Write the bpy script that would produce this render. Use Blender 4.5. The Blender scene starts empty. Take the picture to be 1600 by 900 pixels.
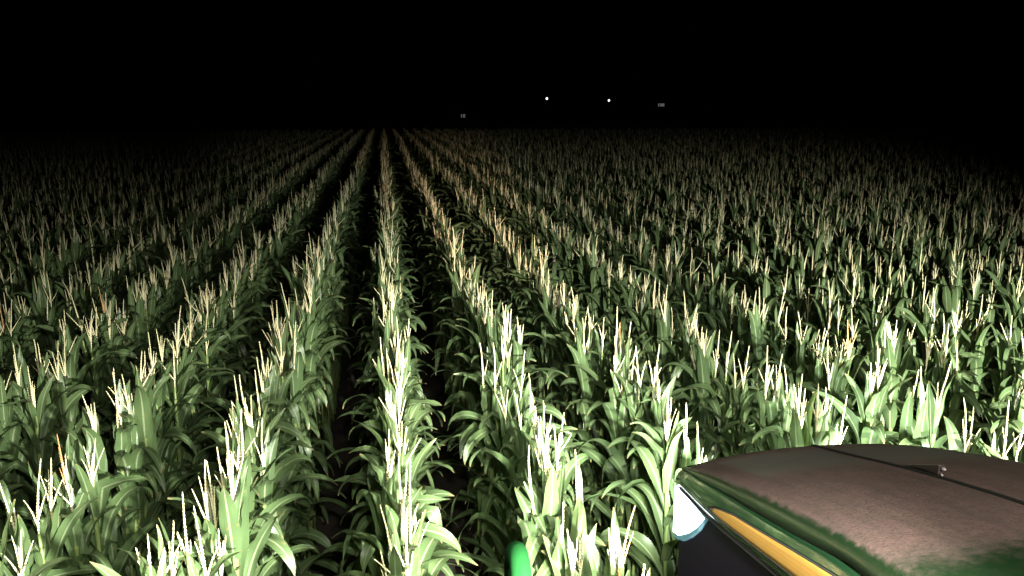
import bpy, bmesh, math, random
import numpy as np
from mathutils import Vector, Matrix

SC = bpy.context.scene
COL = SC.collection
PI = math.pi

# ------------------------------------------------------------------ helpers
def link(o, parent=None):
    COL.objects.link(o)
    if parent is not None:
        o.parent = parent
    return o

def mesh_obj(name, verts, faces, mat, parent=None, smooth=True, uvs=None, do_link=True):
    me = bpy.data.meshes.new(name)
    me.from_pydata([tuple(v) for v in verts], [], faces)
    mats = mat if isinstance(mat, (list, tuple)) else [mat]
    for m in mats:
        me.materials.append(m)
    if smooth:
        me.polygons.foreach_set('use_smooth', [True] * len(me.polygons))
    if uvs is not None:
        lay = me.uv_layers.new(name='UVMap')
        idx = np.empty(len(me.loops), dtype=np.int32)
        me.loops.foreach_get('vertex_index', idx)
        lay.data.foreach_set('uv', np.asarray(uvs, dtype=np.float32)[idx].ravel())
    me.update()
    o = bpy.data.objects.new(name, me)
    if do_link:
        link(o, parent)
    return o

def thing(name, label, cat, loc=(0, 0, 0), group=None):
    o = bpy.data.objects.new(name, None)
    COL.objects.link(o)
    o.location = loc
    o['label'] = label
    o['category'] = cat
    if group:
        o['group'] = group
    o.empty_display_size = 0.1
    return o

class MB:
    def __init__(s):
        s.v = []; s.f = []; s.uv = []
    def grid(s, rows, uvrows=None, close=False):
        b = len(s.v); nr = len(rows); nc = len(rows[0])
        for i, r in enumerate(rows):
            for j, p in enumerate(r):
                s.v.append(tuple(p))
                s.uv.append(uvrows[i][j] if uvrows else (j / max(1, nc - 1), i / max(1, nr - 1)))
        for i in range(nr - 1):
            for j in range(nc if close else nc - 1):
                j2 = (j + 1) % nc
                s.f.append((b + i * nc + j, b + i * nc + j2, b + (i + 1) * nc + j2, b + (i + 1) * nc + j))
        return b
    def cap(s, ids):
        s.f.append(tuple(ids))
    def tube(s, pts, rad, n=6, caps=True):
        pts = [Vector(p) for p in pts]
        if not hasattr(rad, '__len__'):
            rad = [rad] * len(pts)
        rows = []
        t0 = (pts[1] - pts[0]).normalized()
        a = Vector((1, 0, 0)) if abs(t0.x) < .8 else Vector((0, 1, 0))
        nx = t0.cross(a).normalized()
        for i, p in enumerate(pts):
            t = (pts[min(i + 1, len(pts) - 1)] - pts[max(i - 1, 0)]).normalized()
            nx = (nx - t * nx.dot(t)).normalized()
            ny = t.cross(nx)
            rows.append([p + (nx * math.cos(2 * PI * k / n) + ny * math.sin(2 * PI * k / n)) * rad[i] for k in range(n)])
        b = s.grid(rows, close=True)
        if caps:
            s.cap([b + k for k in range(n)][::-1])
            s.cap([b + (len(pts) - 1) * n + k for k in range(n)])
    def box(s, lo, hi):
        x0, y0, z0 = lo; x1, y1, z1 = hi
        b = len(s.v)
        s.v += [(x0, y0, z0), (x1, y0, z0), (x1, y1, z0), (x0, y1, z0), (x0, y0, z1), (x1, y0, z1), (x1, y1, z1), (x0, y1, z1)]
        s.uv += [(0, 0)] * 8
        for q in ((3, 2, 1, 0), (4, 5, 6, 7), (0, 1, 5, 4), (1, 2, 6, 5), (2, 3, 7, 6), (3, 0, 4, 7)):
            s.f.append(tuple(b + k for k in q))
    def prism(s, outer, inner):
        """closed slab between two matching outlines"""
        b = len(s.v); n = len(outer)
        s.v += [tuple(p) for p in outer] + [tuple(p) for p in inner]
        s.uv += [(0, 0)] * (2 * n)
        s.f.append(tuple(b + k for k in range(n)))
        s.f.append(tuple(b + n + k for k in range(n))[::-1])
        for k in range(n):
            k2 = (k + 1) % n
            s.f.append((b + k2, b + k, b + n + k, b + n + k2))
    def build(s, name, mat, parent=None, smooth=True, do_link=True):
        return mesh_obj(name, s.v, s.f, mat, parent, smooth, s.uv, do_link)

def recalc(o):
    bm = bmesh.new(); bm.from_mesh(o.data)
    bmesh.ops.recalc_face_normals(bm, faces=bm.faces)
    bm.to_mesh(o.data); bm.free()

def bevel(o, w=.004, seg=2):
    m = o.modifiers.new('Bevel', 'BEVEL'); m.width = w; m.segments = seg; m.limit_method = 'ANGLE'
    m.angle_limit = math.radians(35)

# ------------------------------------------------------------------ materials
def new_mat(name):
    m = bpy.data.materials.new(name); m.use_nodes = True
    nt = m.node_tree
    bs = nt.nodes['Principled BSDF']
    return m, nt, bs

def N(nt, typ, **kw):
    n = nt.nodes.new(typ)
    for k, v in kw.items():
        setattr(n, k, v)
    return n

def ramp(nt, pts, interp='LINEAR'):
    r = N(nt, 'ShaderNodeValToRGB')
    cr = r.color_ramp; cr.interpolation = interp
    while len(cr.elements) < len(pts):
        cr.elements.new(.5)
    for e, (p, c) in zip(cr.elements, pts):
        e.position = p
        e.color = (c, c, c, 1) if not hasattr(c, '__len__') else (*c, 1)
    return r

def mixc(nt, fac, a, b, blend='MIX'):
    m = N(nt, 'ShaderNodeMix', data_type='RGBA', blend_type=blend)
    for sock, val in ((m.inputs['Factor'], fac), (m.inputs[6], a), (m.inputs[7], b)):
        if hasattr(val, 'is_output'):
            nt.links.new(val, sock)
        elif hasattr(val, '__len__'):
            sock.default_value = (*val, 1)
        else:
            sock.default_value = val
    return m.outputs[2]

def math_n(nt, op, a, b=0.0, c=None, clamp=False):
    m = N(nt, 'ShaderNodeMath', operation=op); m.use_clamp = clamp
    for i, val in enumerate((a, b) if c is None else (a, b, c)):
        if hasattr(val, 'is_output'):
            nt.links.new(val, m.inputs[i])
        else:
            m.inputs[i].default_value = val
    return m.outputs[0]

def flat_mat(name, col, rough=.5, metal=0., spec=.5, coat=0., emit=None, es=0.):
    m, nt, bs = new_mat(name)
    tc = N(nt, 'ShaderNodeTexCoord')
    nz = N(nt, 'ShaderNodeTexNoise'); nz.inputs['Scale'].default_value = 23; nz.inputs['Detail'].default_value = 5
    nt.links.new(tc.outputs['Object'], nz.inputs['Vector'])
    lo = tuple(c * .78 for c in col); hi = tuple(min(1, c * 1.2) for c in col)
    nt.links.new(mixc(nt, nz.outputs['Fac'], lo, hi), bs.inputs['Base Color'])
    bs.inputs['Roughness'].default_value = rough
    bs.inputs['Metallic'].default_value = metal
    bs.inputs['Specular IOR Level'].default_value = spec
    bs.inputs['Coat Weight'].default_value = coat
    bs.inputs['Coat Roughness'].default_value = .06
    if emit:
        bs.inputs['Emission Color'].default_value = (*emit, 1)
        bs.inputs['Emission Strength'].default_value = es
    return m

def leaf_mat():
    m, nt, bs = new_mat('corn_leaf')
    L = nt.links
    uv = N(nt, 'ShaderNodeUVMap'); sep = N(nt, 'ShaderNodeSeparateXYZ'); L.new(uv.outputs[0], sep.inputs[0])
    u, v = sep.outputs[0], sep.outputs[1]
    oi = N(nt, 'ShaderNodeObjectInfo')
    tc = N(nt, 'ShaderNodeTexCoord')
    # pale midrib: narrow band round u = .5
    d = math_n(nt, 'ABSOLUTE', math_n(nt, 'SUBTRACT', u, .5))
    rib = N(nt, 'ShaderNodeMapRange', interpolation_type='SMOOTHSTEP'); L.new(d, rib.inputs[0])
    rib.inputs[1].default_value = .025; rib.inputs[2].default_value = .075; rib.inputs[3].default_value = 1; rib.inputs[4].default_value = 0
    # parallel veins
    wv = N(nt, 'ShaderNodeTexNoise'); wv.inputs['Scale'].default_value = 1; wv.inputs['Detail'].default_value = 3
    cb = N(nt, 'ShaderNodeCombineXYZ'); L.new(math_n(nt, 'MULTIPLY', u, 46.), cb.inputs[0]); L.new(math_n(nt, 'MULTIPLY', v, 3.), cb.inputs[1])
    L.new(math_n(nt, 'MULTIPLY', oi.outputs['Random'], 37.), cb.inputs[2])
    L.new(cb.outputs[0], wv.inputs['Vector'])
    nz = N(nt, 'ShaderNodeTexNoise'); nz.inputs['Scale'].default_value = 5.5; nz.inputs['Detail'].default_value = 4
    L.new(tc.outputs['Object'], nz.inputs['Vector'])
    rr = ramp(nt, [(0, (.038, .074, .020)), (.4, (.058, .104, .026)), (.75, (.076, .122, .033)), (1, (.102, .138, .042))])
    L.new(oi.outputs['Random'], rr.inputs[0])
    c0 = mixc(nt, nz.outputs['Fac'], rr.outputs[0], (.038, .074, .030))
    c1 = mixc(nt, math_n(nt, 'MULTIPLY', wv.outputs['Fac'], .75, clamp=True), c0, (.108, .152, .066))
    c2 = mixc(nt, math_n(nt, 'MULTIPLY', rib.outputs[0], .8), c1, (.24, .29, .16))
    # a few dry tips
    tip = N(nt, 'ShaderNodeMapRange', interpolation_type='SMOOTHSTEP'); L.new(v, tip.inputs[0])
    tip.inputs[1].default_value = .93; tip.inputs[2].default_value = 1.0
    c3 = mixc(nt, math_n(nt, 'MULTIPLY', tip.outputs[0], .7), c2, (.22, .16, .07))
    sv = N(nt, 'ShaderNodeTexNoise'); sv.inputs['Scale'].default_value = 38; sv.inputs['Detail'].default_value = 3
    L.new(tc.outputs['Object'], sv.inputs['Vector'])
    sr = ramp(nt, [(.66, 0), (.72, 1)]); L.new(sv.outputs['Fac'], sr.inputs[0])
    c3 = mixc(nt, math_n(nt, 'MULTIPLY', sr.outputs[0], .55), c3, (.17, .13, .06))
    L.new(c3, bs.inputs['Base Color'])
    rg = N(nt, 'ShaderNodeMapRange'); L.new(nz.outputs['Fac'], rg.inputs[0]); rg.inputs[3].default_value = .28; rg.inputs[4].default_value = .55
    L.new(rg.outputs[0], bs.inputs['Roughness'])
    bs.inputs['Specular IOR Level'].default_value = .5
    bp = N(nt, 'ShaderNodeBump'); bp.inputs['Strength'].default_value = .25; bp.inputs['Distance'].default_value = .003
    L.new(wv.outputs['Fac'], bp.inputs['Height']); L.new(bp.outputs[0], bs.inputs['Normal'])
    tr = N(nt, 'ShaderNodeBsdfTranslucent')
    L.new(mixc(nt, .5, c3, (.16, .26, .04)), tr.inputs['Color'])
    mx = N(nt, 'ShaderNodeMixShader'); mx.inputs[0].default_value = .28
    L.new(bs.outputs[0], mx.inputs[1]); L.new(tr.outputs[0], mx.inputs[2])
    L.new(mx.outputs[0], nt.nodes['Material Output'].inputs['Surface'])
    return m

def stalk_mat():
    m, nt, bs = new_mat('corn_stalk')
    tc = N(nt, 'ShaderNodeTexCoord'); nz = N(nt, 'ShaderNodeTexNoise'); nz.inputs['Scale'].default_value = 14
    nt.links.new(tc.outputs['Object'], nz.inputs['Vector'])
    nt.links.new(mixc(nt, nz.outputs['Fac'], (.10, .16, .04), (.17, .21, .07)), bs.inputs['Base Color'])
    bs.inputs['Roughness'].default_value = .5
    return m

def tassel_mat(name, a, b, c):
    m, nt, bs = new_mat(name)
    L = nt.links
    tc = N(nt, 'ShaderNodeTexCoord'); nz = N(nt, 'ShaderNodeTexNoise'); nz.inputs['Scale'].default_value = 85; nz.inputs['Detail'].default_value = 3
    L.new(tc.outputs['Object'], nz.inputs['Vector'])
    oi = N(nt, 'ShaderNodeObjectInfo')
    base = mixc(nt, oi.outputs['Random'], a, b)
    r = ramp(nt, [(.45, 0), (.66, 1)]); L.new(nz.outputs['Fac'], r.inputs[0])
    L.new(mixc(nt, math_n(nt, 'MULTIPLY', r.outputs[0], .6), base, c), bs.inputs['Base Color'])
    bs.inputs['Roughness'].default_value = .7
    bs.inputs['Specular IOR Level'].default_value = .25
    return m

M_LEAF = leaf_mat()
M_STALK = stalk_mat()
M_TAS = tassel_mat('tassel_cream', (.56, .54, .30), (.62, .53, .34), (.42, .38, .19))
M_TASB = tassel_mat('tassel_browned', (.42, .24, .09), (.48, .28, .11), (.30, .16, .07))

# ------------------------------------------------------------------ corn geometry
def leaf(mb, rng, z0, az, L, W, th0, bend, pw, lod, r0=.012):
    """one blade: rises at angle th0 from vertical, bends over; U fold, wavy margins"""
    n = (15, 9)[lod]
    cols = (-1, -.5, 0, .5, 1) if lod == 0 else (-1, 0, 1)
    ca, sa = math.cos(az), math.sin(az)
    side = Vector((-sa, ca, 0))
    p = Vector((ca * r0, sa * r0, z0)); ds = L / (n - 1)
    ph1, ph2 = rng.uniform(0, 6.3), rng.uniform(0, 6.3)
    k1 = rng.uniform(10, 17); amp = rng.uniform(.005, .014)
    tw = rng.uniform(-.9, .9); curl = rng.uniform(-.35, .35)
    kink = rng.uniform(.35, .7); kinkd = rng.uniform(.3, 1.4) if rng.random() < .4 else 0
    rows = []; uvs = []
    azl = az
    for i in range(n):
        t = i / (n - 1)
        th = th0 + bend * t ** pw + (kinkd if t > kink else 0)
        th = min(th, 2.95)
        azl = az + curl * t
        d = Vector((math.cos(azl), math.sin(azl), 0))
        tang = d * math.sin(th) + Vector((0, 0, math.cos(th)))
        nor = Vector((-math.cos(azl) * math.cos(th), -math.sin(azl) * math.cos(th), math.sin(th)))
        sd = tang.cross(nor)
        a = tw * t * t
        sd2 = sd * math.cos(a) + nor * math.sin(a); nr2 = nor * math.cos(a) - sd * math.sin(a)
        w = W * .5 * min(1, .52 + 1.6 * t) * max(0.0, 1 - t ** 2.4) ** .75
        w = max(w, .0012)
        fold = (.55 * (1 - t) ** 2 + .12)
        row = []
        for c in cols:
            off = fold * abs(c) ** 1.5 * w
            wav = amp * abs(c) ** 2 * math.sin(k1 * t + (ph1 if c > 0 else ph2)) * min(1, 3 * t) * (1 - t * .5)
            row.append(p + sd2 * (c * w) + nr2 * (off + wav))
        rows.append(row)
        uvs.append([((c + 1) / 2, t) for c in cols])
        p = p + tang * ds
    mb.grid(rows, uvs)

def spike(mb, rng, p0, d0, L, r, lod, curve):
    """a spikelet-covered tassel branch: a bumpy tapering rod"""
    n = max(5, int(L / (.0075, .022)[lod])); k = (5, 4)[lod]
    p = Vector(p0); d = Vector(d0).normalized(); cv = Vector(curve)
    pts = []; rad = []
    for i in range(n + 1):
        t = i / n
        pts.append(p.copy())
        b = 1 + (.42 if i % 2 else -.30) * (1 if lod == 0 else .3) + rng.uniform(-.12, .12)
        base = r * (.55 + .45 * min(1, t * 6)) * (1 - .62 * max(0, t - .35) / .65)
        rad.append(base * b if i < n else r * .12)
        jit = Vector((rng.uniform(-1, 1), rng.uniform(-1, 1), 0)) * .02
        d = (d + cv / n + jit).normalized()
        p = p + d * (L / n)
    mb.tube(pts, rad, k)

def plant_meshes(seed, lod):
    """returns stalk, foliage, tassel builders of one plant, base at the origin"""
    rng = random.Random(seed)
    st, fo, ta = MB(), MB(), MB()
    H = 1.98 + rng.uniform(-.05, .05)
    # stalk, slightly zigzag, with nodes
    pts = []; rad = []
    nn = 15 if lod == 0 else 7
    for i in range(nn + 1):
        t = i / nn
        pts.append((rng.uniform(-.004, .004), rng.uniform(-.004, .004), H * t))
        rad.append((.0145 * (1 - t) + .0062 * t) * (1.12 if i % 2 else 1))
    st.tube(pts, rad, 7 if lod == 0 else 5)
    # brace roots at the foot
    if lod == 0:
        for k in range(6):
            a = k * PI / 3 + rng.uniform(-.2, .2)
            st.tube([(0, 0, .09), (.05 * math.cos(a), .05 * math.sin(a), .04), (.075 * math.cos(a), .075 * math.sin(a), -.02)], .004, 4)
    # leaves, alternating sides
    zs = [.50, .70, .88, 1.04, 1.18, 1.30, 1.41, 1.52, 1.62, 1.72, 1.81, 1.89]
    if lod:
        zs = zs[4:]
    n = len(zs)
    az0 = 0.0
    for i, z in enumerate(zs):
        top = (12 - (n - i)) / 11.0        # 0 at the foot, 1 at the flag leaf
        az = az0 + (PI if i % 2 else 0) + rng.gauss(0, .33)
        if top > .95:
            L, W, th, bd, pw = rng.uniform(.26, .38), rng.uniform(.045, .06), rng.uniform(.05, .2), rng.uniform(-.1, .4), 1.5
        elif top > .86:
            L, W, th, bd, pw = rng.uniform(.32, .44), rng.uniform(.062, .08), rng.uniform(.08, .24), rng.uniform(.0, 1.1), 2.2
        elif top > .77:
            L, W, th, bd, pw = rng.uniform(.42, .55), rng.uniform(.082, .10), rng.uniform(.10, .28), rng.uniform(.4, 2.9), 2.2
        elif top > .5:
            L, W, th, bd, pw = rng.uniform(.46, .63), rng.uniform(.084, .112), rng.uniform(.16, .40), rng.uniform(1.6, 3.2), 1.9
        else:
            L, W, th, bd, pw = rng.uniform(.48, .68), rng.uniform(.08, .108), rng.uniform(.28, .55), rng.uniform(1.8, 2.9), 1.6
        leaf(fo, rng, z, az, L, W, th, bd, pw, lod)
    # sheaths round the upper stalk
    if lod == 0:
        for i, z in enumerate(zs[5:]):
            r = .0145 * (1 - z / H) + .0062 + .0035
            st.tube([(0, 0, z - .12), (0, 0, z - .02), (0, 0, z + .008)], [r * .92, r, r * 1.25], 7, caps=False)
    # tassel
    zt = H - .005
    cen = rng.uniform(.22, .30)
    lean = Vector((rng.uniform(-.06, .06), rng.uniform(-.06, .06), 1))
    spike(ta, rng, (0, 0, zt), lean, cen + .06, .0051 if lod == 0 else .0052, lod, (rng.uniform(-.1, .1), rng.uniform(-.1, .1), 0))
    nb = rng.choice((1, 2, 3, 3, 4, 5, 6))
    for k in range(nb):
        a = k * 2.4 + rng.uniform(-.4, .4); open_ = rng.uniform(.05, .30) if rng.random() < .92 else rng.uniform(.5, .95)
        zz = zt + .035 + .015 * k
        d = (math.cos(a) * math.sin(open_), math.sin(a) * math.sin(open_), math.cos(open_))
        cu = rng.uniform(-.30, .35)
        spike(ta, rng, (0, 0, zz), d, rng.uniform(.11, .20),  .0036 if lod == 0 else .0037, lod, (math.cos(a) * cu, math.sin(a) * cu, rng.uniform(-.1, .25)))
    return st, fo, ta, nb

# ------------------------------------------------------------------ camera
F = 1256.0
CZ = 3.80
pitch = math.atan(281 / F); yaw = math.atan(202 / math.hypot(F, 281))
fw = np.array([math.sin(yaw) * math.cos(pitch), math.cos(yaw) * math.cos(pitch), -math.sin(pitch)])
rt = np.array([math.cos(yaw), -math.sin(yaw), 0.0]); upv = np.cross(rt, fw)
cam_d = bpy.data.cameras.new('camera'); cam = bpy.data.objects.new('camera', cam_d); COL.objects.link(cam)
cam_d.sensor_width = 36; cam_d.lens = 36 * F / 1600; cam_d.clip_start = .05; cam_d.clip_end = 4000
cam.location = (0, 0, CZ)
cam.rotation_euler = Matrix((rt, upv, -fw)).transposed().to_euler()
SC.camera = cam
def project(x, y, z):
    q = np.array([x, y, z - CZ]); dd = q @ fw
    if dd < .05:
        return None
    return 800 + F * (q @ rt) / dd, 450 - F * (q @ upv) / dd, dd
def ray_at(u, v, dist):
    d = fw + rt * (u - 800) / F + upv * (450 - v) / F
    d = d * (dist / math.hypot(d[0], d[1]))
    return Vector((d[0], d[1], CZ + d[2]))

# ------------------------------------------------------------------ ground
def ground_mat():
    m, nt, bs = new_mat('soil')
    L = nt.links
    tc = N(nt, 'ShaderNodeTexCoord')
    a = N(nt, 'ShaderNodeTexNoise'); a.inputs['Scale'].default_value = 3.; a.inputs['Detail'].default_value = 8
    b = N(nt, 'ShaderNodeTexVoronoi'); b.inputs['Scale'].default_value = 22.
    L.new(tc.outputs['Object'], a.inputs['Vector']); L.new(tc.outputs['Object'], b.inputs['Vector'])
    c = mixc(nt, a.outputs['Fac'], (.016, .011, .008), (.04, .029, .02))
    L.new(mixc(nt, b.outputs['Distance'], (.03, .02, .014), c), bs.inputs['Base Color'])
    bs.inputs['Roughness'].default_value = .95
    bp = N(nt, 'ShaderNodeBump'); bp.inputs['Distance'].default_value = .03
    L.new(a.outputs['Fac'], bp.inputs['Height']); L.new(bp.outputs[0], bs.inputs['Normal'])
    return m
g = MB(); g.grid([[(-1500, -300, 0), (1500, -300, 0)], [(-1500, 2500, 0), (1500, 2500, 0)]])
go = g.build('ground', ground_mat(), smooth=False); go['kind'] = 'structure'

# ------------------------------------------------------------------ tractor hood
TX, HW = 1.90, .61
def lerp_tab(tab, y):
    tab = sorted(tab)
    if y <= tab[0][0]: return tab[0][1]
    for (a, za), (b, zb) in zip(tab, tab[1:]):
        if y <= b:
            return za + (zb - za) * (y - a) / (b - a)
    return tab[-1][1]
ZC = [(.3, 2.87), (.9, 2.815), (1.4, 2.735), (1.72, 2.675), (1.989, 2.618), (2.174, 2.574), (2.405, 2.515), (2.677, 2.438), (2.937, 2.359), (3.19, 2.288), (3.3, 2.25)]
ZE = [(.3, 2.81), (.9, 2.765), (1.4, 2.695), (1.633, 2.653), (1.79, 2.622), (1.985, 2.58), (2.249, 2.518), (2.561, 2.432), (2.855, 2.347), (3.139, 2.253), (3.3, 2.20)]
ZR = [(.3, 2.68), (.9, 2.635), (1.4, 2.58), (1.865, 2.538), (1.979, 2.511), (2.157, 2.463), (2.344, 2.417), (2.536, 2.373), (2.728, 2.331), (2.913, 2.288), (3.138, 2.236), (3.3, 2.19)]
ZL = [(.3, 2.44), (.9, 2.40), (1.5, 2.345), (2.273, 2.253), (2.487, 2.216), (2.735, 2.172), (2.907, 2.149), (3.055, 2.135), (3.257, 2.118), (3.4, 2.11)]

def paint_mat():
    m, nt, bs = new_mat('green_paint')
    tc = N(nt, 'ShaderNodeTexCoord')
    nz = N(nt, 'ShaderNodeTexNoise'); nz.inputs['Scale'].default_value = 9; nz.inputs['Detail'].default_value = 6
    nt.links.new(tc.outputs['Object'], nz.inputs['Vector'])
    r = ramp(nt, [(.35, 0), (.8, 1)]); nt.links.new(nz.outputs['Fac'], r.inputs[0])
    nt.links.new(mixc(nt, r.outputs[0], (.004, .022, .007), (.009, .022, .010)), bs.inputs['Base Color'])
    rr = N(nt, 'ShaderNodeMapRange'); nt.links.new(nz.outputs['Fac'], rr.inputs[0]); rr.inputs[3].default_value = .12; rr.inputs[4].default_value = .34
    nt.links.new(rr.outputs[0], bs.inputs['Roughness'])
    bs.inputs['Coat Weight'].default_value = .7; bs.inputs['Coat Roughness'].default_value = .08
    return m

def hood_mat():
    """green paint under a coat of settled field dust; thin on the front inset, worn off at the rear and left rim"""
    m, nt, bs = new_mat('dusty_hood')
    L = nt.links
    tc = N(nt, 'ShaderNodeTexCoord'); sep = N(nt, 'ShaderNodeSeparateXYZ'); L.new(tc.outputs['Object'], sep.inputs[0])
    x, y = sep.outputs[0], sep.outputs[1]
    big = N(nt, 'ShaderNodeTexNoise'); big.inputs['Scale'].default_value = 7; big.inputs['Detail'].default_value = 7; big.inputs['Roughness'].default_value = .65
    fine = N(nt, 'ShaderNodeTexNoise'); fine.inputs['Scale'].default_value = 110; fine.inputs['Detail'].default_value = 4
    mid = N(nt, 'ShaderNodeTexNoise'); mid.inputs['Scale'].default_value = 34; mid.inputs['Detail'].default_value = 5
    for q in (big, fine, mid):
        L.new(tc.outputs['Object'], q.inputs['Vector'])
    ax = math_n(nt, 'ABSOLUTE', x)                         # distance from the centre line
    rim = math_n(nt, 'SUBTRACT', HW, ax)
    nb = math_n(nt, 'SUBTRACT', big.outputs['Fac'], .5)
    # dust cover mask: needs to be off the rim and ahead of the wiped rear
    e = math_n(nt, 'ADD', math_n(nt, 'ADD', rim, math_n(nt, 'MULTIPLY', math_n(nt, 'SUBTRACT', mid.outputs['Fac'], .5), .022)), math_n(nt, 'MULTIPLY', nb, .03))
    m1 = N(nt, 'ShaderNodeMapRange', interpolation_type='SMOOTHSTEP'); L.new(e, m1.inputs[0]); m1.inputs[1].default_value = -.010; m1.inputs[2].default_value = .010
    e2 = math_n(nt, 'ADD', y, math_n(nt, 'MULTIPLY', math_n(nt, 'ADD', nb, math_n(nt, 'MULTIPLY', math_n(nt, 'SUBTRACT', mid.outputs['Fac'], .5), .5)), .22))
    m2 = N(nt, 'ShaderNodeMapRange', interpolation_type='SMOOTHSTEP'); L.new(e2, m2.inputs[0]); m2.inputs[1].default_value = 1.60; m2.inputs[2].default_value = 1.82
    dust = math_n(nt, 'MULTIPLY', m1.outputs[0], m2.outputs[0])
    # thin-dust inset in the front part of each half
    e3 = math_n(nt, 'ADD', y, math_n(nt, 'MULTIPLY', nb, .03))
    f1 = N(nt, 'ShaderNodeMapRange', interpolation_type='SMOOTHSTEP'); L.new(e3, f1.inputs[0]); f1.inputs[1].default_value = 2.60; f1.inputs[2].default_value = 2.78
    f2 = N(nt, 'ShaderNodeMapRange', interpolation_type='SMOOTHSTEP'); L.new(y, f2.inputs[0]); f2.inputs[1].default_value = 3.10; f2.inputs[2].default_value = 3.07
    f3 = N(nt, 'ShaderNodeMapRange', interpolation_type='SMOOTHSTEP'); L.new(rim, f3.inputs[0]); f3.inputs[1].default_value = .09; f3.inputs[2].default_value = .12
    f4 = N(nt, 'ShaderNodeMapRange', interpolation_type='SMOOTHSTEP'); L.new(ax, f4.inputs[0]); f4.inputs[1].default_value = .03; f4.inputs[2].default_value = .045
    thin = math_n(nt, 'MULTIPLY', math_n(nt, 'MULTIPLY', f1.outputs[0], f2.outputs[0]), math_n(nt, 'MULTIPLY', f3.outputs[0], f4.outputs[0]))
    dc = mixc(nt, mid.outputs['Fac'], (.036, .021, .018), (.118, .068, .058))
    dc = mixc(nt, big.outputs['Fac'], dc, (.044, .032, .025))
    mp = N(nt, 'ShaderNodeMapping'); mp.inputs['Scale'].default_value = (16, 1.6, 3); mp.inputs['Rotation'].default_value = (0, 0, .12)
    L.new(tc.outputs['Object'], mp.inputs[0])
    stn = N(nt, 'ShaderNodeTexNoise'); stn.inputs['Scale'].default_value = 1.3; stn.inputs['Detail'].default_value = 6; L.new(mp.outputs[0], stn.inputs['Vector'])
    stc = ramp(nt, [(.42, 0), (.72, 1)]); L.new(stn.outputs['Fac'], stc.inputs[0])
    dc = mixc(nt, math_n(nt, 'MULTIPLY', stc.outputs[0], .45), dc, (.022, .020, .015))
    sp = ramp(nt, [(.50, 0), (.68, 1)]); L.new(fine.outputs['Fac'], sp.inputs[0])
    dc = mixc(nt, math_n(nt, 'MULTIPLY', sp.outputs[0], .5), dc, (.020, .013, .011))
    dthin = mixc(nt, big.outputs['Fac'], (.048, .048, .038), (.064, .054, .044))
    dc = mixc(nt, math_n(nt, 'MULTIPLY', thin, .92), dc, dthin)
    # pale flecks of chaff
    vo = N(nt, 'ShaderNodeTexVoronoi'); vo.inputs['Scale'].default_value = 26; L.new(tc.outputs['Object'], vo.inputs['Vector'])
    ch = ramp(nt, [(.045, 1), (.07, 0)]); L.new(vo.outputs['Distance'], ch.inputs[0])
    vc = N(nt, 'ShaderNodeSeparateColor'); L.new(vo.outputs['Color'], vc.inputs[0])
    keep = math_n(nt, 'GREATER_THAN', vc.outputs[0], .86)
    dc = mixc(nt, math_n(nt, 'MULTIPLY', math_n(nt, 'MULTIPLY', ch.outputs[0], keep), .7), dc, (.12, .10, .08))
    L.new(mixc(nt, dust, mixc(nt, math_n(nt, 'MULTIPLY', mid.outputs['Fac'], .14), (.002, .012, .003), dc), dc), bs.inputs['Base Color'])
    L.new(math_n(nt, 'ADD', math_n(nt, 'MULTIPLY', dust, .5), .28), bs.inputs['Roughness'])
    L.new(math_n(nt, 'SUBTRACT', .5, math_n(nt, 'MULTIPLY', dust, .38)), bs.inputs['Specular IOR Level'])
    bp = N(nt, 'ShaderNodeBump'); bp.inputs['Strength'].default_value = .35; bp.inputs['Distance'].default_value = .002
    L.new(math_n(nt, 'MULTIPLY', fine.outputs['Fac'], dust), bp.inputs['Height']); L.new(bp.outputs[0], bs.inputs['Normal'])
    return m

def stripe_mat():
    m, nt, bs = new_mat('yellow_stripe')
    tc = N(nt, 'ShaderNodeTexCoord'); sep = N(nt, 'ShaderNodeSeparateXYZ'); nt.links.new(tc.outputs['Object'], sep.inputs[0])
    w = math_n(nt, 'SINE', math_n(nt, 'MULTIPLY', math_n(nt, 'ADD', sep.outputs[2], math_n(nt, 'MULTIPLY', sep.outputs[1], .22)), 420.))
    f = math_n(nt, 'MULTIPLY_ADD', w, .5, .5)
    nz = N(nt, 'ShaderNodeTexNoise'); nz.inputs['Scale'].default_value = 30; nt.links.new(tc.outputs['Object'], nz.inputs['Vector'])
    c = mixc(nt, math_n(nt, 'MULTIPLY', f, .5), (.38, .20, .036), (.27, .13, .018))
    nt.links.new(mixc(nt, math_n(nt, 'MULTIPLY', nz.outputs['Fac'], .25), c, (.13, .07, .027)), bs.inputs['Base Color'])
    bs.inputs['Roughness'].default_value = .45
    return m

M_PAINT = paint_mat(); M_HOOD = hood_mat(); M_STRIPE = stripe_mat()
M_DARK = flat_mat('dark_trim', (.008, .007, .008), .75)
M_SCREEN = flat_mat('dark_screen', (.005, .003, .007), .6, spec=.12)
M_RUB = flat_mat('tyre_rubber', (.02, .02, .02), .85)
M_YEL = flat_mat('rim_yellow', (.7, .4, .03), .4)
M_CHROME = flat_mat('bright_nozzle', (.16, .13, .12), .4)
M_RIM = flat_mat('lamp_bowl', (.10, .2, .24), .15, metal=.6, emit=(.2, .5, .62), es=.22)
M_LENS = flat_mat('lamp_lens', (.8, .9, 1), .1, emit=(.86, .96, 1.0), es=7.0)

tr = thing('tractor', 'green tractor with dusty brown hood, yellow side stripe and lit corner headlight', 'tractor', (TX, 0, 0))
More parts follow.
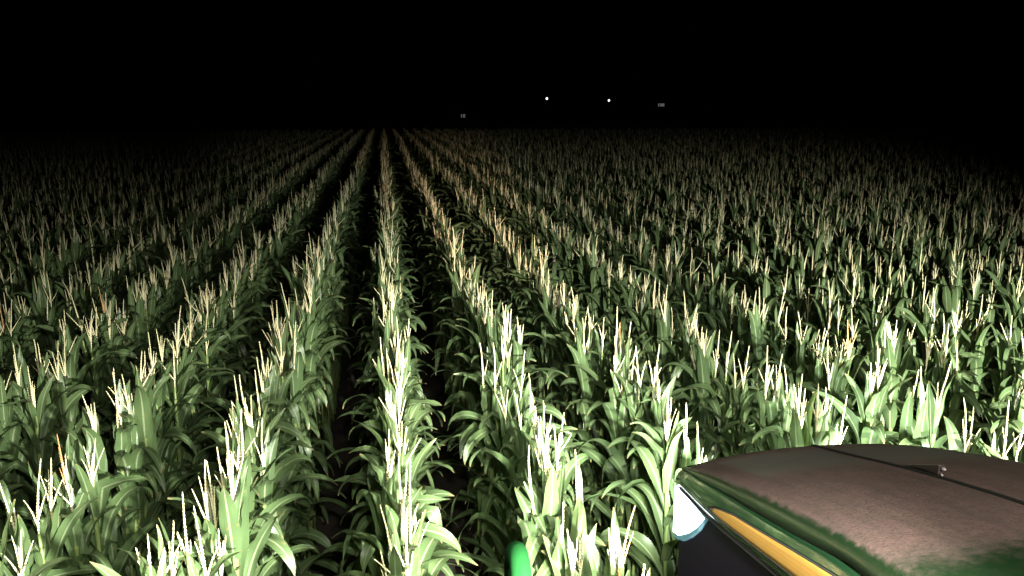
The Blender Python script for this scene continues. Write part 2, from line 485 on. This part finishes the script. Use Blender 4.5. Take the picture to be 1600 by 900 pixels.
# hood cover : local x = world x - TX
ys = [.3, .6, .9, 1.2, 1.5, 1.7, 1.9, 2.1, 2.3, 2.5, 2.7, 2.85, 3.0, 3.08, 3.14, 3.18]
top_t = [-1, -.985, -.96, -.9, -.75, -.5, -.25, -.06, -.03, 0, .03, .06, .25, .5, .75, .9, .96, .985, 1]
def fy(y, t):        # front edge bows forward in the middle
    w = max(0., min(1., (y - 2.2) / 1.0))
    return y - .052 * w * t * t + (.01 if t == 0 else 0) * 0
rows = []
for y in ys:
    row = []
    yy = min(y, 3.19)
    for sgn, end in ((-1, True),):
        row.append((-HW - .022, fy(yy, 1), lerp_tab(ZR, fy(yy, 1))))
        row.append((-HW - .014, fy(yy, 1), lerp_tab(ZR, fy(yy, 1)) * .35 + lerp_tab(ZE, fy(yy, 1)) * .65))
    for t in top_t:
        q = fy(yy, t)
        zc, ze = lerp_tab(ZC, q), lerp_tab(ZE, q)
        a = abs(t)
        z = zc - (zc - ze) * a ** 2.6
        if abs(a - 1) < 1e-6: z -= .008
        if a == .985: z -= .003
        row.append((t * HW, q, z))
    row.append((HW + .014, fy(yy, 1), lerp_tab(ZR, fy(yy, 1)) * .35 + lerp_tab(ZE, fy(yy, 1)) * .65))
    row.append((HW + .022, fy(yy, 1), lerp_tab(ZR, fy(yy, 1))))
    rows.append(row)
# rolled nose
for dy, dz, sx in ((.025, -.012, 1), (.045, -.035, 1), (.055, -.075, .995), (.058, -.13, .99)):
    base = rows[len(ys) - 1]
    row = []
    for (x, y, z) in base:
        k = 1 - min(1, max(0, (abs(x) - HW + .01) / .03)) * .75
        row.append((x * sx, y + dy, z + dz * k if abs(x) <= HW else min(z, z + dz * k)))
    rows.append(row)
h = MB(); h.grid(rows)
hood = h.build('hood', M_HOOD, tr)
recalc(hood)
sm = hood.modifiers.new('Solidify', 'SOLIDIFY'); sm.thickness = .012; sm.offset = -1

# raised centre seam strip
s_ = MB()
rows = []
for y in ys[:-1] + [3.19]:
    zc = lerp_tab(ZC, y)
    rows.append([(-.013, y, zc - .002), (-.011, y, zc + .004), (.000, y, zc + .005), (.011, y, zc + .004), (.013, y, zc - .002)])
s_.grid(rows); recalc(s_.build('hood_seam', flat_mat('seam_trim', (.006, .006, .004), .9, spec=.1), tr))
# inset crease lines on the hood front (thin pressed ribs either side of the seam)
# washer nozzle on the seam
nzl = MB()
yk = 2.40; zk = lerp_tab(ZC, yk)
nzl.prism([(.012, yk + .16, zk - .045 + .012), (.012, yk - .015, zk + .045), (.012, yk - .015, zk + .006)],
          [(.034, yk + .16, zk - .045 + .012), (.034, yk - .015, zk + .045), (.034, yk - .015, zk + .006)])
nz_o = nzl.build('washer_nozzle', flat_mat('nozzle_body', (.02, .012, .010), .5), tr, smooth=False); recalc(nz_o); bevel(nz_o, .003)
kb = MB(); kb.tube([(.023, yk - .014, zk + .030), (.023, yk - .028, zk + .034), (.023, yk - .036, zk + .036)], [.006, .007, .003], 10)
kb.tube([(.02, yk - .018, zk + .012), (.02, yk - .03, zk + .010)], [.004, .003], 8)
kb.build('nozzle_tip', M_CHROME, nz_o)

def side_parts(sg):
    # painted side panel between crease and lower edge
    mb = MB(); rows = []
    for y in [.3, .6, .9, 1.2, 1.5, 1.8, 2.0, 2.2, 2.4, 2.6, 2.8, 2.95, 3.08, 3.17]:
        q = min(y, 3.13) if y > 3.1 else y
        zt, zl = lerp_tab(ZR, y) - .004, lerp_tab(ZL, min(3.26, y * 1.0 + (.09 if y > 3.1 else 0)))
        row = []
        for k in range(9):
            s = k / 8
            bulge = .012 * math.sin(PI * s)
            yy = y + s * (.09 * max(0, (y - 2.6) / .57))
            row.append((sg * (HW + .018 + bulge), yy, zt + (zl - zt) * s))
        row.append((sg * (HW + .002), row[-1][1], row[-1][2] - .006))
        rows.append(row)
    # wrap round the nose corner
    last = rows[-1]
    for d, dx in ((.022, .012), (.034, .035), (.04, .07)):
        rows.append([(x - sg * dx, y + d, z) for x, y, z in last])
    mb.grid(rows)
    o = mb.build('side_panel', M_PAINT, tr); recalc(o)
    so = o.modifiers.new('Solidify', 'SOLIDIFY'); so.thickness = .006; so.offset = 1 if False else -1
    # dark edge moulding below
    em = MB()
    em.tube([(sg * (HW + .008), y, lerp_tab(ZL, y) - .010) for y in (.3, .9, 1.5, 2.0, 2.273, 2.487, 2.735, 2.907, 3.055, 3.21)], .009, 6)
    em.build('edge_moulding', M_DARK, tr)
    # yellow stripe, a proud strip on the panel
    up = [(2.838, 2.213), (2.78, 2.243), (2.719, 2.266), (2.608, 2.302), (2.405, 2.351), (2.189, 2.405), (1.927, 2.468), (1.5, 2.515), (1.0, 2.56), (.5, 2.60)]
    lo = [(2.838, 2.209), (2.80, 2.212), (2.72, 2.219), (2.654, 2.229), (2.443, 2.269), (2.216, 2.312), (1.98, 2.352), (1.5, 2.41), (1.0, 2.455), (.5, 2.495)]
    def px(y, z):
        zt, zl = lerp_tab(ZR, y), lerp_tab(ZL, y)
        s = min(1, max(0, (zt - z) / (zt - zl)))
        return HW + .018 + .012 * math.sin(PI * s)
    sb = MB(); rows = []
    for (yu, zu), (yl, zl) in zip(up, lo):
        row = []
        for k in range(5):
            s = k / 4; y = yu + (yl - yu) * s; z = zu + (zl - zu) * s
            row.append((sg * (px(y, z) + .004), y, z))
        rows.append(row)
    sb.grid(rows)
    so_ = sb.build('side_stripe', M_STRIPE, tr); recalc(so_)
    q = so_.modifiers.new('Solidify', 'SOLIDIFY'); q.thickness = .003; q.offset = 0
    # dark pin stripe along the upper and lower edge of the stripe
    for nm, tab in (('upper', up), ('lower', lo)):
        pb = MB(); pb.tube([(sg * (px(y, z) + .004), y, z) for y, z in tab], .0035, 5)
        pb.build('stripe_edging', M_DARK, so_)
    # dark engine side screen below
    sc = MB()
    zb = 1.25
    out = [(.3, 2.44), (.9, 2.392), (1.5, 2.337), (2.273, 2.243), (2.487, 2.206), (2.735, 2.162), (2.907, 2.139), (3.055, 2.125), (3.245, 2.105), (3.235, zb), (.3, zb)]
    sc.prism([(sg * (HW - .004), y, z) for y, z in out], [(sg * (HW - .05), y, z) for y, z in out])
    s_o = sc.build('side_screen', M_SCREEN, tr, smooth=False); recalc(s_o); bevel(s_o, .012, 3)
    # corner headlight
    x1 = HW + .012; x0 = HW - .02
    bowl = [(3.270, 2.116), (3.077, 2.124), (2.904, 2.127), (2.939, 2.085), (2.988, 2.022), (3.067, 1.946), (3.153, 1.879), (3.232, 1.844), (3.268, 1.846)]
    lens = [(3.262, 2.103), (3.158, 2.110), (3.088, 2.113), (2.999, 2.115), (2.925, 2.115), (2.950, 2.085), (3.0, 2.031), (3.09, 1.955), (3.193, 1.886), (3.260, 1.868)]
    bm_ = MB(); bm_.prism([(sg * x1, y, z) for y, z in bowl], [(sg * x0, y, z) for y, z in bowl])
    hl = bm_.build('headlight', M_RIM, tr, smooth=False); recalc(hl); bevel(hl, .006, 2)
    ln = MB(); ln.prism([(sg * (x1 + .006), y, z) for y, z in lens], [(sg * (x1 - .004), y, z) for y, z in lens])
    l_o = ln.build('lens', M_LENS, hl, smooth=False); recalc(l_o); bevel(l_o, .003, 1)
for sg in (-1, 1):
    side_parts(sg)
# front grille between the lamps
gm = MB(); gm.box((-HW + .03, 3.20, 1.25), (HW - .03, 3.235, 2.16))
go_ = gm.build('front_grille', M_SCREEN, tr, smooth=False); bevel(go_, .01)
for k in range(9):
    pass
sl = MB()
for k in range(12):
    sl.box((-HW + .07, 3.236, 1.33 + k * .066), (HW - .07, 3.25, 1.36 + k * .066))
sl.build('grille_slats', M_DARK, go_, smooth=False)
# chassis, axle and front wheels, deep in the crop
fr = MB(); fr.box((-.27, .2, .75), (.27, 3.1, 1.24)); fr.box((-.5, 2.0, .68), (.5, 2.22, .74)); fr.box((-.12, 1.95, .62), (.12, 2.27, .68))
f_o = fr.build('chassis_frame', M_DARK, tr, smooth=False); bevel(f_o, .02)
for sg in (-1, 1):
    ty = MB(); rows = []
    prof = [(-.17, .50), (-.19, .62), (-.165, .71), (-.08, .735), (.08, .735), (.165, .71), (.19, .62), (.17, .50)]
    nseg = 44
    for i in range(nseg + 1):
        a = 2 * PI * i / nseg
        rows.append([(sg * .36 + px, 2.11 + (r + (.025 if (i % 2 and r > .7) else 0)) * math.cos(a), .742 + (r + (.0 if (i % 2 and r > .7) else 0)) * math.sin(a)) for px, r in prof])
    ty.grid(rows); t_o = ty.build('tyre', M_RUB, tr); recalc(t_o)
    rm = MB(); rm.tube([(sg * .36 - .14, 2.11, .742), (sg * .36 - .05, 2.11, .742), (sg * .36 + .05, 2.11, .742), (sg * .36 + .14, 2.11, .742)], [.5, .3, .3, .5], 28)
    rm.build('rim', M_YEL, t_o)
# hand rail of the access steps: a bent tube whose top bend shows at the bottom of the view
M_RAIL = flat_mat('rail_green', (.004, .032, .007), .9, spec=.04)
hr = MB()
P0 = Vector((.262 - TX, 1.60, 2.82))
path = [(.285 - TX, 1.22, 1.05), (.280 - TX, 1.30, 1.6), (.272 - TX, 1.40, 2.1), (.268 - TX, 1.47, 2.45), (.265 - TX, 1.525, 2.70), (.264 - TX, 1.545, 2.762)]
for k in range(1, 9):                                   # half-round bend over the top, away from the viewer
    a = PI * k / 8
    path.append((.264 - TX, 1.60 - .055 * math.cos(a), 2.772 + .055 * math.sin(a)))
path += [(.270 - TX, 1.652, 2.6), (.275 - TX, 1.63, 2.2), (.285 - TX, 1.58, 1.05)]
hr.tube(path, .0235, 16)
h_o = hr.build('handrail', M_RAIL, tr)
stp = MB()
for k in range(4):
    stp.box((.10 - TX, .95 + .0 * k, .45 + .28 * k), (.62 - TX, 1.25, .48 + .28 * k))
stp.box((.10 - TX, .9, 1.30), (.62 - TX, 1.68, 1.34)); stp.box((.62 - TX, 1.0, .42), (.66 - TX, 1.25, 1.34)); stp.box((.66 - TX, 1.0, 1.24), (1.62 - TX, 1.2, 1.33))
s_o = stp.build('access_steps', M_DARK, tr, smooth=False); bevel(s_o, .006)

# ------------------------------------------------------------------ corn field
RS = .762
rng = random.Random(11)
plants = []          # x, y, row, rotation, scale, tilt
YMAX = 62.0
for k in range(-75, 95):
    x0 = k * RS
    y = 1.95 + rng.uniform(0, .16)
    while y < YMAX:
        step = .114 + rng.gauss(0, .03)
        y += max(.06, step)
        x = x0 + rng.gauss(0, .016)
        pr = project(x, y, 2.1)
        if pr is None:
            continue
        u, v, dd = pr
        mar = 160 + 1700 / dd
        if u < -mar or u > 1600 + mar:
            continue
        if rng.random() < .035:
            continue
        # tractor footprint and the steps
        if TX - .78 < x < TX + .78 and y < 3.62:
            continue
        if .0 < x < .75 and y < 2.05:
            continue
        if y > 40 and rng.random() < .25:
            continue
        plants.append((x, y, k))
print('plants', len(plants))

# which show largest: nearest ones in the frame that the hood does not hide
def hidden_by_hood(u, v):
    edge = [(1050, 900), (1058, 745), (1075, 727), (1110, 715), (1180, 703), (1270, 697), (1400, 696), (1500, 700), (1600, 712)]
    if u < 1056: return False
    return v > lerp_tab(edge, u) + 6
cand = []
for i, (x, y, k) in enumerate(plants):
    t = project(x, y, 2.26); b = project(x, y, 1.75); tt = project(x, y, 2.40); 
    tass = -8 < t[0] < 1608 and t[1] < 905 and not hidden_by_hood(tt[0], tt[1])
    leaves = -70 < b[0] < 1670 and tt[1] < 930 and not hidden_by_hood(t[0], t[1] - 10)
    if tass or leaves:
        cand.append((b[2], i, tass))
cand.sort()
IND = {i: tass for _, i, tass in cand[:298]}

ORD = ['first', 'second', 'third', 'fourth', 'fifth', 'sixth', 'seventh', 'eighth', 'ninth', 'tenth', 'eleventh', 'twelfth', 'thirteenth',
       'fourteenth', 'fifteenth', 'sixteenth', 'seventeenth', 'eighteenth', 'nineteenth', 'twentieth', 'twenty-first', 'twenty-second',
       'twenty-third', 'twenty-fourth', 'twenty-fifth', 'twenty-sixth', 'twenty-seventh', 'twenty-eighth', 'twenty-ninth', 'thirtieth',
       'thirty-first', 'thirty-second', 'thirty-third', 'thirty-fourth', 'thirty-fifth', 'thirty-sixth', 'thirty-seventh', 'thirty-eighth', 'thirty-ninth', 'fortieth']
def row_name(k):
    if k == 0: return 'middle row'
    return '%s row %s of middle row' % (ORD[abs(k) - 1], 'left' if k < 0 else 'right')

NP = 14
PROTO = []
for s in range(NP):
    st, fo, ta, nb = plant_meshes(100 + s, 0)
    PROTO.append((st.build('stalk', M_STALK, do_link=False), fo.build('leaves', M_LEAF, do_link=False),
                  ta.build('tassel', M_TAS, do_link=False), nb))
BROWN = []
for s in range(NP):
    o = PROTO[s][2].copy(); o.data = PROTO[s][2].data.copy(); o.data.materials[0] = M_TASB
    BROWN.append(o)

GROUP = 'corn plants standing in rows'
cnt = {}
order = sorted(IND, key=lambda i: project(plants[i][0], plants[i][1], 2.2)[2])
far_pts = []
for i in order:
    x, y, k = plants[i]
    s = rng.randrange(NP)
    st, fo, ta, nb = PROTO[s]
    rot = PI / 2 + rng.gauss(0, .75) + (PI if rng.random() < .5 else 0)
    near_hood = y < 3.9 and .5 < x < 3.4
    if near_hood:
        rot = PI / 2 + rng.uniform(-.25, .25) + (PI if rng.random() < .5 else 0)
    brown = rng.random() < .015
    e = bpy.data.objects.new('corn_plant', None); COL.objects.link(e)
    e.empty_display_size = .1
    e.location = (x, y, 0)
    sc_ = rng.gauss(1.0, .03)
    e.scale = (sc_, sc_, sc_)
    e.rotation_euler = (rng.gauss(0, .035), rng.gauss(0, .018), rot)
    e['category'] = 'corn plant'; e['group'] = GROUP
    if IND[i]:
        n = cnt.get(k, 0); cnt[k] = n + 1
        look = 'brown-tasselled' if brown else ('sparse-tasselled' if nb <= 2 else 'bushy-tasselled' if nb >= 5 else 'cream-tasselled')
        fr_ = 'the hood' if k in (2, 3) else 'near end'
        e['label'] = '%s corn plant, %s from %s, %s' % (look, ORD[min(n, 39)], fr_, row_name(k))
    else:
        e['label'] = 'corn plant cut by picture edge, only leaves showing, %s' % row_name(k)
    for src in (st, fo, BROWN[s] if brown else ta):
        c = src.copy(); c.parent = e; COL.objects.link(c)
for i, (x, y, k) in enumerate(plants):
    if i not in IND:
        far_pts.append((x, y, PI / 2 + rng.gauss(0, .8) + (PI if rng.random() < .5 else 0), rng.gauss(1.0, .035), rng.gauss(0, .03), rng.gauss(0, .016), rng.randrange(10)))
print('individual', len(IND), 'stuff', len(far_pts))

# the rest of the field: one object, plants placed by geometry nodes
LOD = []
for s in range(10):
    st, fo, ta, nb = plant_meshes(300 + s, 1)
    v = st.v + fo.v + ta.v
    o1, o2 = len(st.v), len(st.v) + len(fo.v)
    f = st.f + [tuple(q + o1 for q in t) for t in fo.f] + [tuple(q + o2 for q in t) for t in ta.f]
    o = mesh_obj('field_plant', v, f, [M_STALK, M_LEAF, M_TAS], uvs=st.uv + fo.uv + ta.uv, do_link=False)
    o.data.polygons.foreach_set('material_index', [0] * len(st.f) + [1] * len(fo.f) + [2] * len(ta.f))
    LOD.append(o)
me = bpy.data.meshes.new('corn_field')
me.from_pydata([(p[0], p[1], 0) for p in far_pts], [], [])
a = me.attributes.new('rot', 'FLOAT_VECTOR', 'POINT'); a.data.foreach_set('vector', np.array([(p[4], p[5], p[2]) for p in far_pts], dtype=np.float32).ravel())
a = me.attributes.new('scl', 'FLOAT', 'POINT'); a.data.foreach_set('value', np.array([p[3] for p in far_pts], dtype=np.float32))
a = me.attributes.new('variant', 'INT', 'POINT'); a.data.foreach_set('value', np.array([p[6] for p in far_pts], dtype=np.int32))
fld = bpy.data.objects.new('corn_field', me); COL.objects.link(fld)
fld['kind'] = 'stuff'
fld['label'] = 'rows of tasselled corn running away into the dark'
fld['category'] = 'corn field'
ng = bpy.data.node_groups.new('corn_rows', 'GeometryNodeTree')
ng.interface.new_socket('Geometry', in_out='INPUT', socket_type='NodeSocketGeometry')
ng.interface.new_socket('Geometry', in_out='OUTPUT', socket_type='NodeSocketGeometry')
gi = ng.nodes.new('NodeGroupInput'); gout = ng.nodes.new('NodeGroupOutput')
jn = ng.nodes.new('GeometryNodeJoinGeometry')
for o in reversed(LOD):
    ob = ng.nodes.new('GeometryNodeObjectInfo'); ob.inputs['Object'].default_value = o
    ti = ng.nodes.new('GeometryNodeGeometryToInstance')
    ng.links.new(ob.outputs['Geometry'], ti.inputs[0]); ng.links.new(ti.outputs[0], jn.inputs[0])
ip = ng.nodes.new('GeometryNodeInstanceOnPoints')
ng.links.new(gi.outputs[0], ip.inputs['Points']); ng.links.new(jn.outputs[0], ip.inputs['Instance'])
ip.inputs['Pick Instance'].default_value = True
def named(nm, typ):
    n = ng.nodes.new('GeometryNodeInputNamedAttribute'); n.data_type = typ; n.inputs['Name'].default_value = nm
    return n.outputs['Attribute']
ng.links.new(named('variant', 'INT'), ip.inputs['Instance Index'])
er = ng.nodes.new('FunctionNodeEulerToRotation'); ng.links.new(named('rot', 'FLOAT_VECTOR'), er.inputs[0]); ng.links.new(er.outputs[0], ip.inputs['Rotation'])
ng.links.new(named('scl', 'FLOAT'), ip.inputs['Scale'])
ng.links.new(ip.outputs[0], gout.inputs[0])
md = fld.modifiers.new('corn_rows', 'NODES'); md.node_group = ng

# ------------------------------------------------------------------ far farmyard
M_POLE = flat_mat('weathered_pole', (.02, .016, .013), .9)
M_STEEL = flat_mat('galvanised_arm', (.03, .03, .03), .7)
M_WALL = flat_mat('dark_boards', (.025, .02, .018), .9)
M_ROOF = flat_mat('dark_roof', (.06, .055, .05), .7)

def yard_light(u, v, dist, col, es, r, label):
    p = ray_at(u, v, dist)
    t = thing('yard_light', label, 'yard light', (p.x, p.y, 0), 'farmyard lights on poles in the distance')
    pm = MB(); pm.tube([(0, .5, -.3), (0, .5, p.z * .5), (0, .5, p.z + .8)], [.14, .12, .10], 10); pm.build('pole', M_POLE, t)
    am = MB(); am.tube([(0, .42, p.z + .55), (0, .25, p.z + .62), (0, .02, p.z + .55), (0, 0, p.z + .38)], .035, 8); am.build('arm', M_STEEL, t)
    hd = MB(); hd.tube([(0, 0, p.z + .42), (0, 0, p.z + .32), (0, 0, p.z + .22)], [.07, .14, r * .72], 14); hd.build('lamp_head', M_STEEL, t)
    gb = MB(); gb.tube([(0, 0, p.z + .24), (0, 0, p.z + .12), (0, 0, p.z), (0, 0, p.z - r * .55), (0, 0, p.z - r * .85), (0, 0, p.z - r * .97)], [r * .62, r * .86, r, r * .8, r * .45, r * .1], 16)
    gb.build('globe', flat_mat('lit_globe', (.8, .8, .8), .4, emit=col, es=es), t)
yard_light(854.5, 154, 190, (.90, 1.0, .95), 2.2, .26, 'bluish white yard light on a pole, left of the two bright lights at the horizon')
yard_light(951.5, 157, 200, (1.0, .90, .92), 2.2, .26, 'pinkish white yard light on a pole, right of the two bright lights at the horizon')

def house(u, v, dist, panes, hgt, colour, es, size, label, name):
    """a dark farm building that shows only its lit window"""
    p = ray_at(u, v, dist)
    t = thing(name, label, 'building', (p.x, p.y, 0))
    W, D, Hh = size
    w = MB()
    x0, x1, zb, ztp = panes[0][0] - .06, panes[-1][1] + .06, p.z - hgt / 2 - .06, p.z + hgt / 2 + .06
    w.box((-W / 2, .05, 0), (x0, .25, Hh)); w.box((x1, .05, 0), (W / 2, .25, Hh))
    w.box((x0, .05, 0), (x1, .25, zb)); w.box((x0, .05, ztp), (x1, .25, Hh))
    w.box((-W / 2, D, 0), (W / 2, D + .2, Hh)); w.box((-W / 2, .25, 0), (-W / 2 + .2, D, Hh)); w.box((W / 2 - .2, .25, 0), (W / 2, D, Hh))
    w.build('wall', M_WALL, t, smooth=False)
    rf = MB(); hr_ = Hh + D * .32
    rf.prism([(-W / 2 - .3, -.4, Hh - .02), (-W / 2 - .3, D / 2, hr_), (-W / 2 - .3, D + .6, Hh - .02)], [(W / 2 + .3, -.4, Hh - .02), (W / 2 + .3, D / 2, hr_), (W / 2 + .3, D + .6, Hh - .02)])
    r_o = rf.build('roof', M_ROOF, t, smooth=False); recalc(r_o)
    fm = MB()
    fm.box((x0, .0, zb), (x1, .05, zb + .06)); fm.box((x0, .0, ztp - .06), (x1, .05, ztp))
    xs = [x0] + [q for pn in panes for q in pn] + [x1]
    for a, b in zip(xs[0::2], xs[1::2]):
        fm.box((a, .0, zb + .06), (b, .05, ztp - .06))
    win = fm.build('window', M_DARK, t, smooth=False)
    lit = flat_mat('lit_pane', (.3, .3, .3), .3, emit=colour, es=es)
    for a, b in panes:
        pm = MB(); pm.box((a, .06, zb + .05), (b, .08, ztp - .05)); pm.build('pane', lit, win, smooth=False)
house(1033, 164, 300, [(-1.12, -.60), (-.36, 1.24)], 1.04, (.85, .87, .85), .10, (11, 8, 7.2), 'dark farmhouse showing only a dim grey lit window, right of the yard lights', 'farmhouse')
house(723, 181, 220, [(-.47, -.15), (.07, .66)], .9, (1.0, .82, .86), .08, (7, 5, 3.4), 'dark shed with a dim pinkish two-pane window low on the horizon above the middle rows', 'shed')

# ------------------------------------------------------------------ night, tractor lamps and an added fill
w = bpy.data.worlds.new('World'); SC.world = w; w.use_nodes = True
bg = w.node_tree.nodes['Background']
sky = w.node_tree.nodes.new('ShaderNodeTexSky'); sky.sky_type = 'NISHITA'; sky.sun_disc = False
sky.sun_elevation = math.radians(-6); sky.sun_rotation = math.radians(200)
w.node_tree.links.new(sky.outputs[0], bg.inputs['Color'])
bg.inputs['Strength'].default_value = .002

def spot(name, loc, target, power, col, angle, blend, radius=.05):
    d = bpy.data.lights.new(name, 'SPOT'); d.energy = power; d.color = col
    d.spot_size = math.radians(angle); d.spot_blend = blend; d.shadow_soft_size = radius
    o = bpy.data.objects.new(name, d); COL.objects.link(o)
    o.location = loc
    o.rotation_euler = (Vector(target) - Vector(loc)).to_track_quat('-Z', 'Y').to_euler()
    return o
# cab roof and mirror-arm work lamps (white), long-range beam (warm), bonnet headlamps, one added fill
spot('work_lamp', (.70, .10, 3.15), (-.55, 2.85, .9), 7000, (1.0, 1.0, .91), 79, 1.0, .06)
spot('work_lamp', (3.3, .10, 3.05), (4.1, 3.9, .55), 14500, (1.0, 1.0, .92), 77, 1.0, .06)
spot('high_fill_lamp', (1.5, -.35, 4.25), (1.2, 3.3, .6), 1450, (1.0, 1.0, .91), 84, 1.0, .06)
spot('high_fill_lamp', (.25, -.35, 4.25), (-.3, 3.3, .6), 900, (1.0, 1.0, .91), 84, 1.0, .06)  # added fill above the camera, brightens the alleys; not a lamp of the tractor
spot('mid_range_lamp', (1.1, .10, 3.2), (.8, 10, .9), 7000, (1.0, 1.0, .93), 36, 1.0, .05)
spot('long_range_lamp', (1.1, .10, 3.25), (1.45, 24, 1.7), 6500, (1.0, .62, .47), 13, 1.0, .05)
spot('headlamp_beam', (TX - HW + .05, 3.34, 2.0), (TX - HW + .8, 8, 1.7), 300, (.95, 1.0, .98), 110, 1, .05)
spot('headlamp_beam', (TX + HW - .05, 3.34, 2.0), (TX + HW + 1.2, 8, 1.7), 420, (.95, 1.0, .98), 110, 1, .05)

# ------------------------------------------------------------------ render look
vs = SC.view_settings
vs.view_transform = 'Standard'; vs.look = 'None'; vs.gamma = 1; vs.exposure = 0; vs.use_curve_mapping = False
SC.render.engine = 'CYCLES'
cy = SC.cycles
cy.max_bounces = 6; cy.diffuse_bounces = 3; cy.glossy_bounces = 3; cy.transmission_bounces = 3
cy.sample_clamp_indirect = 6
cy.use_denoising = True
